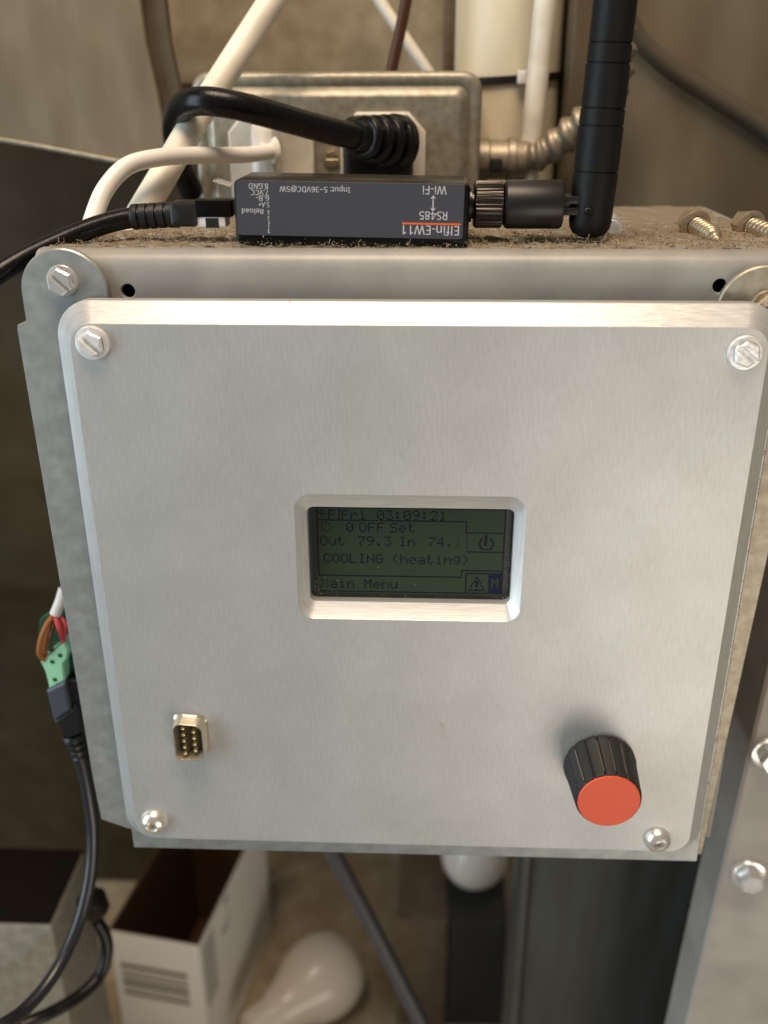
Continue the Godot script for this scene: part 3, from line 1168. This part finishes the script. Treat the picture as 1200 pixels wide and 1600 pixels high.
	for i in 420:
		var x := rng.randf_range(-43, 12)
		var y := 93.3 + absf(rng.randfn(0, 0.7))
		speck(b, Vector3(x, y + (-0.0172 * (x + 15.4)), -16.9 + rng.randf_range(-0.1, 0.25)), rng.randf_range(0.06, 0.26))
	for i in 46:
		speck(b, Vector3(rng.randf_range(-40, 9), rng.randf_range(96, 106.5), -16.76), rng.randf_range(0.03, 0.08))
	part(b, "dirt_crumbs", mats.crumb, t).set_meta("kind", "stuff")


# ------------------------------------------------------------------ outlet box, pipe, conduit
func build_outlet() -> void:
	var t := thing("outlet_box", "galvanised steel outlet box with raised cover and two receptacles behind the adapter", "outlet box", Vector3(-27.5, 40, -140))
	var b := MB.new()
	var c := Vector2(-27.6, 87)
	var loops := []
	for row in [[0.0, -166.0], [0.0, -125.0], [0.5, -123.4], [1.6, -122.6], [3.4, -122.8], [4.2, -123.6], [4.8, -123.0], [6.2, -120.4], [7.6, -120.0]]:
		loops.append(MB.rr(95.5 - 2 * row[0], 92 - 2 * row[0], maxf(6.0 - row[0] * 0.5, 1.5), 8, c.x, c.y, row[1]))
	b.loft(loops, true, 50.0)
	b.face(flat(loops[-1]), -120.0)
	part(b, "cover", mats.galvanised_dusty, t)
	for px in [425, 598]:
		b = MB.new()
		var o := at(px, 262, -118)
		var f := PackedVector2Array()
		for q in [Vector2(14, -11), Vector2(14, 11), Vector2(8.5, 17), Vector2(-8.5, 17), Vector2(-14, 11), Vector2(-14, -11), Vector2(-8.5, -17), Vector2(8.5, -17)]:
			f.append(q + Vector2(o.x, o.y))
		b.prism(f, -121, -117.6, 0.7)
		part(b, "receptacle", mats.ivory_plastic, t)
	var head := hex_head(4.4, 0.4, 3.2, 0.8, 0.7)
	put(head, "screw", mats.old_zinc, t, Transform3D(Basis(), at(520, 246, -119.9)))

	t = thing("flexible_conduit", "ribbed metal flexible conduit and connector leaving the outlet box", "conduit", at(760, 250, -140))
	b = MB.new()
	var ax := frame(at(742, 250, -138), Vector3.RIGHT)
	b.lathe([[6.0, 0.0], [7.2, 0.2], [7.2, 4.5], [6.6, 5.0], [6.6, 11.0], [7.4, 11.4], [7.4, 13.6], [6.6, 14.0], [6.2, 17.0], [5.0, 17.2]], ax, 32)
	part(b, "connector", mats.conduit_steel, t)
	b = MB.new()
	b.box(Vector3(-2.0, -2.2, 0), Vector3(2.0, 2.2, 2.4), 0.4, Transform3D(Basis(), at(775, 258, -131.8)))
	part(b, "clamp_screw", mats.socket_black, t)
	b = MB.new()
	b.tube(pix([[815, 248, -138], [850, 238, -137], [886, 212, -135], [925, 178, -133], [958, 135, -132], [968, 75, -131], [958, 15, -130], [945, -40, -128]], 26), 5.0, 20, true, 1.0, 0.15, 5.4)
	part(b, "ribbed_hose", mats.conduit_steel, t)

	t = thing("drain_pipe", "thick cream plastic pipe standing behind the outlet box", "pipe", Vector3(31.5, 40, -172))
	b = MB.new()
	b.lathe([[19.3, 0], [19.3, 380]], Transform3D(Basis(Vector3.RIGHT, -PI / 2), Vector3(31.5, 40, -172)), 64)
	part(b, "barrel", mats.pvc, t)

	t = thing("white_riser_tube", "slim white plastic tube running up in front of the cream pipe", "tube", at(818, 330, -140))
	b = MB.new()
	b.tube(smooth([at(808, 400, -140), at(819, 320, -140), at(838, 140, -140), at(853, -5, -140), at(872, -190, -140)], 6), 3.7, 24)
	part(b, "tube_wall", mats.tube_white, t)

	t = thing("cable_tie", "thin black cable tie strapped round the cream pipe", "cable tie", at(810, 125, -152))
	b = MB.new()
	var y := at(812, 122, -152).y
	var rows := []
	for row in [[19.5, -1.3], [20.4, -1.3], [20.4, 1.3], [19.5, 1.3]]:
		var l := PackedVector3Array()
		for j in 64:
			var a := TAU * j / 64.0
			l.append(Vector3(31.5 + cos(a) * row[0], y + row[1] + cos(a - 0.4) * 1.2, -172 - sin(a) * row[0]))
		rows.append(l)
	b.loft(rows, true, 30.0)
	part(b, "strap", mats.tie_black, t)
	b = MB.new()
	b.box(Vector3(-1.6, -2.2, 0), Vector3(1.6, 2.2, 3.0), 0.5, Transform3D(Basis(), at(815, 121, -152)))
	part(b, "tie_head", mats.white_plastic, t)


# ------------------------------------------------------------------ cables
func cable(t: Node3D, pts: Array, r: Variant, m: Material, called := "cord", n := 12) -> MeshInstance3D:
	var b := MB.new()
	b.tube(pix(pts, n), r, 20)
	return part(b, called, m, t)


func build_cables() -> void:
	var t := thing("power_cord", "thick black power cord plugged into the outlet box and looping left", "power cord", at(600, 225, -105))
	var b := MB.new()
	b.box(Vector3(-11, -14, -9), Vector3(11, 12, 9), 3.0, Transform3D(Basis(), at(592, 244, -109)))
	part(b, "plug", mats.rubber_black, t)
	b = MB.new()
	var from := at(622, 226, -107)
	var to := at(556, 213, -92)
	var ax := frame(from, to - from)
	var n := (to - from).length()
	var prof := [[8.8, 0.0]]
	for k in 4:
		var h := n * (k + 0.3) / 4.5
		var r := 8.9 - k * 0.8
		prof.append_array([[r - 0.3, h], [r, h + 0.5], [r - 0.1, h + 2.1], [r - 0.5, h + 2.5], [r - 1.7, h + 2.7], [r - 1.7, h + 3.4]])
	prof.append([4.3, n])
	prof.append([0.0, n])
	b.lathe(prof, ax, 40, 50)
	part(b, "strain_relief", mats.rubber_black, t)
	cable(t, [[568, 216, -95], [530, 208, -90], [480, 195, -84], [420, 178, -76], [360, 163, -71], [315, 158, -71], [286, 166, -77], [274, 190, -88], [275, 222, -100], [284, 262, -112], [300, 300, -120]], 3.85, mats.rubber_black)

	t = thing("white_tube", "white plastic tube leaning diagonally past the left side of the outlet box", "tube", at(195, 380, -42))
	b = MB.new()
	var path := smooth([at(186, 392, -46), at(250, 283, -66), at(320, 165, -88), at(432, -10, -112), at(480, -88, -124)], 8)
	b.tube(path, 4.0, 28)
	part(b, "tube_wall", mats.tube_white, t)

	t = thing("charger_cable", "thin white charger cable curving from the outlet box down to the dusty top", "cable", at(420, 240, -110))
	b = MB.new()
	b.box(Vector3(-3.9, -9, -9), Vector3(3.9, 7.8, 9), 2.6, Transform3D(Basis(), at(416, 231, -107)))
	part(b, "plug", mats.white_plastic, t)
	b = MB.new()
	b.lathe([[4.4, 0.0], [4.2, 1.5], [3.0, 2.6], [2.6, 5.0], [0.0, 5.0]], frame(at(428, 236, -101.5), Vector3(-0.8, 0.0, 0.6)), 28)
	part(b, "strain_relief", mats.white_plastic, t)
	cable(t, [[428, 236, -100], [395, 241, -92], [350, 243, -80], [300, 243, -68], [250, 246, -58], [200, 259, -51], [165, 295, -44], [146, 340, -37], [136, 378, -30]], 2.35, mats.white_plastic)

	t = thing("brown_cable", "brown cable coming down behind the outlet box", "cable", at(612, 110, -150))
	cable(t, [[650, -70, -150], [636, -5, -150], [624, 55, -150], [610, 118, -150], [600, 180, -152]], 2.0, mats.cable_brown)
	t = thing("thin_white_cable", "thin white cable slanting down the wall behind the brown cable", "cable", at(660, 100, -185))
	cable(t, [[560, -60, -185], [596, 5, -185], [634, 62, -185], [672, 118, -185], [700, 170, -188]], 2.2, mats.tube_white)

	t = thing("shadow_band", "dark olive tube standing in for a soft shadow band on the cabinet side right of the antenna", "cable", at(1060, 130, -147))
	cable(t, [[940, -90, -146], [965, -10, -146], [995, 55, -148.5], [1045, 105, -149], [1110, 148, -149], [1190, 200, -149], [1280, 270, -149]], 3.2, mats.shadow_olive)  # half-sunk tube added in place of the soft shadow band

	# network cable into the adapter
	t = thing("network_cable", "black network cable with clear-tabbed plug entering the adapter from the left", "network cable", at(300, 338, -26))
	cable(t, [[275, 338, -27], [235, 338, -27], [195, 342, -26.5], [150, 354, -25], [95, 376, -22], [40, 402, -18], [-10, 432, -13], [-70, 475, -6], [-190, 600, -20], [-280, 780, -70], [-320, 960, -120]], 2.5, mats.rubber_black)
	b = MB.new()
	from = at(206, 339, -27)
	to = at(278, 335, -27)
	ax = frame(from, to - from, Vector3.BACK)
	n = (to - from).length()
	prof = [[2.5, 0.0], [3.0, 0.2]]
	for k in 4:
		var h := n * (k + 0.25) / 5.2
		prof.append_array([[3.1, h], [3.1, h + 1.25], [2.5, h + 1.3], [2.5, h + 1.85], [3.1, h + 1.9]])
	prof.append([3.2, n])
	prof.append([0.0, n])
	b.lathe(prof, ax, 28, 30)
	part(b, "strain_relief", mats.plastic_black, t)
	b = MB.new()
	var p0 := at(266, 355, -23.5)
	var p1 := at(306, 316, -23.5)
	b.box(Vector3(p0.x, p0.y, -30.5), Vector3(p1.x, p1.y, -23.5), 0.9)
	part(b, "boot", mats.plastic_black, t)
	b = MB.new()
	p0 = at(304, 340, -23.8)
	p1 = at(361, 313, -23.8)
	b.box(Vector3(p0.x, p0.y, -30.5), Vector3(p1.x, p1.y, -23.8), 0.5)
	part(b, "plug", mats.case_black, t)
	b = MB.new()
	p0 = at(303, 356, -24.2)
	p1 = at(352, 338, -24.2)
	b.box(Vector3(p0.x, p0.y, -30), Vector3(p1.x, p1.y, -24.2), 0.4)
	part(b, "clear_body", mats.white_plastic, t)
	b = MB.new()
	var w0 := at(322, 356, -24.1)
	var w1 := at(341, 341, -24.1)
	b.box(Vector3(w0.x, w0.y, -24.3), Vector3(w1.x, w1.y, -24.05))
	part(b, "contact_slot", mats.socket_black, t)
	b = MB.new()
	b.box(Vector3(-2.2, -0.25, -3), Vector3(2.2, 0.25, 3), 0.2, Transform3D(Basis(Vector3.BACK, -0.3), at(350, 285, -27)))
	part(b, "release_tab", mats.clear_plastic, t)


# ------------------------------------------------------------------ loose screws on the dusty top
func build_loose_screws() -> void:
	var b := MB.new()
	b.lathe([[0.0, 0.0], [3.9, 0.0], [4.0, 0.25], [4.0, 0.7], [3.7, 0.95], [2.6, 1.1]], Transform3D(), 40)
	var hex := PackedVector2Array()
	for i in 6:
		hex.append(Vector2(cos(TAU * i / 6.0), sin(TAU * i / 6.0)) * 3.3)
	var hb := MB.new()
	hb.prism(hex, -4.2, 0.05, 0.0)
	hb.lathe([[2.6, -4.2], [2.2, -4.6], [0.0, -4.65]], Transform3D(), 24)
	b.v.append_array(hb.v); b.n.append_array(hb.n); b.t.append_array(hb.t)
	var flange := b.mesh()
	b = MB.new()
	var path := PackedVector3Array()
	var radii := []
	for i in 121:
		var h := 0.9 + 13.6 * i / 120.0
		path.append(Vector3(0, 0, h))
		radii.append(2.15 * clampf((14.7 - h) / 3.6, 0.06, 1.0))
	b.tube(path, radii, 20, true, 1.0, 0.17, 1.7)
	var shank := b.mesh()
	var rows := [
		[at(1086, 352, -43), at(1121, 374, -29.5), "loose hex washer screw lying on the dusty top, shank towards the viewer", mats.old_zinc],
		[at(1172, 353, -44), at(1222, 372, -31), "loose hex washer screw at the right end of the dusty top", mats.old_zinc],
		[at(949, 357, -44), at(932, 352, -58), "pale loose screw half hidden behind the foot of the antenna", mats.zinc_worn]]
	for r in rows:
		var t := thing("loose_screw", r[2], "screw", Vector3(r[0].x, 93.2, r[0].z), "loose screws on the dusty top")
		var tf := frame(r[0], r[1] - r[0])
		put(flange, "head", r[3], t, tf)
		put(shank, "threaded_shank", r[3], t, tf)


# ------------------------------------------------------------------ wiring on the left side of the box
func build_left_terminal() -> void:
	var t := thing("terminal_board", "small green circuit board with mint terminal block and thin coloured wires", "circuit board", at(95, 1080, -34))
	var b := MB.new()
	b.prism(poly_px([[84, 952], [62, 968], [60, 990], [80, 1090], [128, 1090], [112, 960]], -35), -37, -35, 0.2)
	part(b, "board", mats.board_green, t)
	b = MB.new()
	b.prism(poly_px([[63, 1035], [100, 1003], [107, 1016], [105, 1030], [99, 1037], [101, 1064], [77, 1077], [71, 1052]], -30), -34.9, -30, 0.5)
	part(b, "terminal_block", mats.mint, t)
	b = MB.new()
	for q in [[82, 1034], [94, 1024], [86, 1062]]:
		b.lathe([[0.75, 0.05], [0.75, 0.12], [0.0, 0.12]], Transform3D(Basis(), at(q[0], q[1], -30.05)), 14)
	part(b, "clamp_slots", mats.board_green, t)
	cable(t, [[100, 920, -33], [95, 938, -32], [86, 960, -31]], 1.7, mats.wire_white, "wire")
	cable(t, [[84, 960, -31], [92, 980, -29], [99, 1002, -31], [104, 1006, -33]], 0.8, mats.wire_red, "wire")
	cable(t, [[84, 960, -31], [72, 978, -28], [63, 1003, -28], [62, 1022, -29], [72, 1032, -31]], 0.85, mats.wire_orange, "wire")
	cable(t, [[86, 960, -33], [76, 984, -31], [69, 1010, -31], [74, 1030, -32]], 0.8, mats.wire_orange, "wire")
	cable(t, [[88, 962, -32], [80, 990, -28], [80, 1012, -30], [84, 1026, -33]], 0.7, mats.cable_brown, "wire")
	cable(t, [[90, 956, -33], [102, 978, -30], [98, 1006, -31]], 0.6, mats.wire_red, "wire")

	t = thing("signal_cable", "black cable with a slate plug hanging from the mint terminal block", "cable", at(110, 1190, -32))
	b = MB.new()
	b.prism(poly_px([[72, 1080], [101, 1066], [110, 1110], [84, 1128]], -29.5), -38, -29.5, 0.6)
	part(b, "plug_face", mats.plug_slate, t)
	b = MB.new()
	b.prism(poly_px([[84, 1128], [110, 1110], [118, 1100], [127, 1146], [105, 1157]], -30), -38, -30, 0.6)
	b.prism(poly_px([[102, 1064], [120, 1062], [130, 1150], [112, 1118]], -31.5), -38, -31.5, 0.5)
	part(b, "plug", mats.plastic_black, t)
	b = MB.new()
	var from := at(114, 1146, -33)
	var to := at(129, 1194, -33)
	var n := (to - from).length()
	var prof := [[3.0, 0.0]]
	for k in 4:
		var h := n * (k + 0.3) / 4.6
		prof.append_array([[3.5 - k * 0.25, h], [3.5 - k * 0.25, h + 1.3], [2.1, h + 1.5], [2.1, h + 2.0]])
	prof.append([2.0, n])
	b.lathe(prof, frame(from, to - from), 24, 40)
	part(b, "strain_relief", mats.plastic_black, t)
	cable(t, [[127, 1186, -33], [138, 1240, -33], [145, 1300, -31], [141, 1370, -26], [122, 1445, -18], [86, 1520, -6], [40, 1576, 6], [-10, 1610, 16], [-80, 1650, 22], [-220, 1700, 0], [-420, 1700, -60]], 2.15, mats.cable_slate)

	t = thing("second_cable", "black cable with a dark plug curving left below the signal cable", "cable", at(150, 1440, -70))
	b = MB.new()
	b.lathe([[0.0, 0.0], [4.4, 0.2], [6.0, 2.0], [6.2, 8.0], [5.0, 10.0], [3.4, 11.5], [2.6, 13.0]], frame(at(140, 1398, -72), at(158, 1452, -72) - at(140, 1398, -72)), 28)
	part(b, "plug", mats.rubber_black, t)
	cable(t, [[152, 1440, -72], [164, 1462, -71], [167, 1488, -69], [158, 1520, -65], [132, 1550, -58], [92, 1576, -50], [40, 1600, -42], [-30, 1630, -36], [-200, 1660, -50], [-420, 1640, -80]], 2.6, mats.rubber_black)


# ------------------------------------------------------------------ what stands below the box
func build_lower() -> void:
	var t := thing("metal_duct", "grey sheet metal duct with dark top at lower left", "duct", Vector3(-280, -482, -130))
	var b := MB.new()
	b.box(Vector3(-420, -481.9, -156), Vector3(-168.5, -231.5, -108.5), 1.0)
	part(b, "duct_wall", mats.grey_sheet, t)
	b = MB.new()
	b.box(Vector3(-420, -231.4, -156), Vector3(-169.5, -229.5, -109.5), 0.4)
	part(b, "shade_cover", mats.shade_cover_black, t)  # added sheet, its near-black colour stands for shade on the duct top

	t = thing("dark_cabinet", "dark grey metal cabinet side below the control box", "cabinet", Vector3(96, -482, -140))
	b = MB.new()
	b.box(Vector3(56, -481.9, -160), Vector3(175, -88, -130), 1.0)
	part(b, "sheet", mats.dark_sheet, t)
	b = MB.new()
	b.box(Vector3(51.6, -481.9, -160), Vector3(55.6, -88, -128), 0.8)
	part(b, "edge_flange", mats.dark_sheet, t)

	# carton
	var fr := Vector3(-133.2, -362, -215.5)
	var ux := Vector3(-0.986, 0, -0.165)
	var ub := Vector3(0.175, 0, -0.985)
	var w := 61.0
	var d := 125.0
	t = thing("open_carton", "small open white cardboard carton, brown inside, under the control box", "carton", fr + ux * w / 2 + ub * d / 2 - Vector3(0, 120, 0))
	var side := func(o: Vector3, dir: Vector3, len_: float, out: Vector3) -> void:
		var m := MB.new()
		var inner := MB.new()
		var low := Vector3(0, -119.9, 0)
		m.quad(o, o + dir * len_, o + dir * len_ + low, o + low, out)
		var a := o - out * 1.3
		inner.quad(a, a + dir * len_, a + dir * len_ + low, a + low, -out)
		inner.quad(o, o + dir * len_, a + dir * len_, a, Vector3.UP)
		var p := part(m, "side_panel", mats.carton_white, t)
		part(inner, "lining", mats.carton_brown, p)
	side.call(fr, ux, w, -ub)
	side.call(fr, ub, d, -ux)
	side.call(fr + ux * w, ub, d, ux)
	side.call(fr + ub * d, ux, w, ub)
	b = MB.new()
	b.quad(fr + Vector3(0, -119, 0), fr + ux * w + Vector3(0, -119, 0), fr + ux * w + ub * d + Vector3(0, -119, 0), fr + ub * d + Vector3(0, -119, 0), Vector3.UP)
	part(b, "bottom", mats.carton_brown, t)
	var bar := func(o: Vector3, dir: Vector3, out: Vector3, a0: float, a1: float, d0: float, d1: float, m: Material) -> void:
		var q := MB.new()
		var e := o + out * 0.08
		q.quad(e + dir * a0 + Vector3.DOWN * d0, e + dir * a1 + Vector3.DOWN * d0, e + dir * a1 + Vector3.DOWN * d1, e + dir * a0 + Vector3.DOWN * d1, out)
		part(q, "printed_bar", m, t)
	var y := 27.0
	for h in [4.0, 1.5, 3.0, 5.0, 2.0, 3.5]:
		bar.call(fr, ux, -ub, 10.0, 56.0, y, y + h, mats.carton_grey)
		y += h + 2.0
	for k in 6:
		bar.call(fr, ub, -ux, 5.0 + k * 3.1, 6.6 + k * 3.1, 7.0, 62.0, mats.carton_grey)
	bar.call(fr, ub, -ux, 42.0, 50.0, 6.0, 10.0, mats.carton_grey)
	b = MB.new()
	var swoosh := []
	var swoosh2 := []
	for i in 13:
		var u := i / 12.0
		var o := fr - ux * 0.1 + ub * (34.0 + 18.0 * u)
		swoosh.append(o + Vector3.DOWN * (27.0 - 9.0 * u - 5.0 * sin(u * PI) * -1.0))
		swoosh2.append(o + Vector3.DOWN * (27.0 - 9.0 * u - 5.0 * sin(u * PI) * -1.0 + 2.6 * sin(u * PI) + 0.4))
	b.loft([PackedVector3Array(swoosh), PackedVector3Array(swoosh2)], false)
	part(b, "printed_curve", mats.carton_print, t)

	# light bulbs
	var bulb := [[0.0, 0.0], [8.0, 0.3], [12.5, 3.0], [13.2, 6.0], [13.2, 22.0], [14.8, 24.0], [16.4, 31.0], [20.5, 40.0], [26.2, 49.5], [29.2, 60.0], [30.0, 67.0], [29.0, 76.0], [25.5, 85.0], [19.0, 92.0], [10.0, 96.2], [0.0, 97.0]]
	var g1 := deep(503, 1526, 688)
	var e1 := deep(388, 1616, 648)
	var rows := [[g1, (g1 - e1).normalized(), 0.98, "white light bulb lying beside the carton, base towards the viewer"], [deep(740, 1333, 648), Vector3(0.25, 0.05, 0.95), 0.74, "white light bulb on the dark box just under the control box"]]
	for r in rows:
		t = thing("light_bulb", r[3], "light bulb", r[0] + Vector3(0, -29, 0), "white light bulbs")
		var o: Vector3 = r[0] - r[1] * 67.0 * r[2]
		var tf := frame(o, r[1])
		var glass := []
		var base := []
		for p in bulb:
			var q := [p[0] * r[2], p[1] * r[2]]
			if p[1] >= 22.0:
				glass.append(q)
			if p[1] <= 24.0:
				base.append([q[0] * (1.0 if p[1] < 23.0 else 0.97), q[1]])
		b = MB.new()
		b.lathe(glass, tf, 48, 40)
		part(b, "globe", mats.opal, t)
		b = MB.new()
		b.lathe(base, tf, 36, 40)
		part(b, "base", mats.bulb_base, t)

	t = thing("wood_block", "brown wooden block on the floor beneath the control box", "block", Vector3(7, -482, -300))
	b = MB.new()
	b.box(Vector3(-10, -481.9, -380), Vector3(24, -381, -258), 0.8)
	part(b, "block_body", mats.wood_dark, t)
	t = thing("black_box", "black box beside the wooden block, carrying a light bulb", "box", Vector3(40, -482, -310))
	b = MB.new()
	b.box(Vector3(24.4, -481.9, -380), Vector3(64, -381.5, -260), 0.8)
	part(b, "box_body", mats.box_black, t)

	t = thing("grey_cable", "dark grey cable slanting down behind the control box", "cable", deep(600, 1480, 430))
	b = MB.new()
	b.tube(smooth([deep(498, 1285, 400), deep(528, 1345, 415), deep(578, 1440, 430), deep(634, 1550, 440), deep(700, 1680, 450)], 8), 3.6, 20)
	part(b, "cord", mats.cable_grey, t)


# ------------------------------------------------------------------ dust
func build_dust() -> void:
	var f := FastNoiseLite.new()
	f.seed = 21
	f.frequency = 0.14
	f.fractal_octaves = 5
	var b := MB.new()
	var rows := []
	for i in 45:
		var row := PackedVector3Array()
		for j in 151:
			var x := -89.0 + 178.0 * j / 150.0
			var z := -17.0 - 86.0 * pow(i / 44.0, 1.4)
			var h := maxf(-0.15, f.get_noise_2d(x, z * 1.3) * 0.9 + 0.10)
			if i == 0:
				h = -0.06
				z += f.get_noise_2d(x * 2.0, 77.0) * 1.6
			row.append(Vector3(x, 93.24 + h, z))
		rows.append(row)
	rows.reverse()
	b.loft(rows, false, 60.0, false)
	var o := part(b, "dust", mats.dust, self_root("dust_layer", "thick brown felt of dust over the top of the control box", "dust"))
	o.set_meta("kind", "stuff")
	# fibres and lumps
	var s := MB.new()
	speck(s, Vector3.ZERO, 1.0)
	speck(s, Vector3(0.4, 0.2, 0.3), 0.8)
	var lump := s.mesh()
	s = MB.new()
	s.tube(smooth([Vector3(-2, 0, 0), Vector3(-0.7, 0.5, 0.3), Vector3(0.6, -0.2, -0.4), Vector3(2, 0.4, 0.2)], 4), 0.055, 4, false)
	var fibre := s.mesh()
	for kind in 2:
		var mm := MultiMesh.new()
		mm.transform_format = MultiMesh.TRANSFORM_3D
		mm.mesh = lump if kind == 0 else fibre
		mm.instance_count = 1700 if kind == 0 else 1100
		for i in mm.instance_count:
			var x := rng.randf_range(-88, 88)
			var z := -16.5 - absf(rng.randfn(0, 18.0))
			var p := Vector3(x, 93.4 + absf(rng.randfn(0, 0.5)), maxf(z, -102.0))
			var sc := rng.randf_range(0.10, 0.45) if kind == 0 else rng.randf_range(0.4, 1.2)
			mm.set_instance_transform(i, Transform3D(Basis.from_euler(Vector3(rng.randf() * TAU, rng.randf() * TAU, rng.randf() * TAU)).scaled(Vector3.ONE * sc), p * MM))
		var mi := MultiMeshInstance3D.new()
		mi.name = "dust_lumps" if kind == 0 else "dust_fibres"
		mi.multimesh = mm
		mi.material_override = mats.dust if kind == 0 else mats.lint
		describe(mi, "brown lumps of dust on the control box" if kind == 0 else "pale lint fibres in the dust on the control box", "dust")
		mi.set_meta("kind", "stuff")
		add_child(mi)


func self_root(called: String, label: String, category: String) -> Node3D:
	var t := thing(called, label, category, Vector3(0, 93.2, -60))
	t.set_meta("kind", "stuff")
	return t
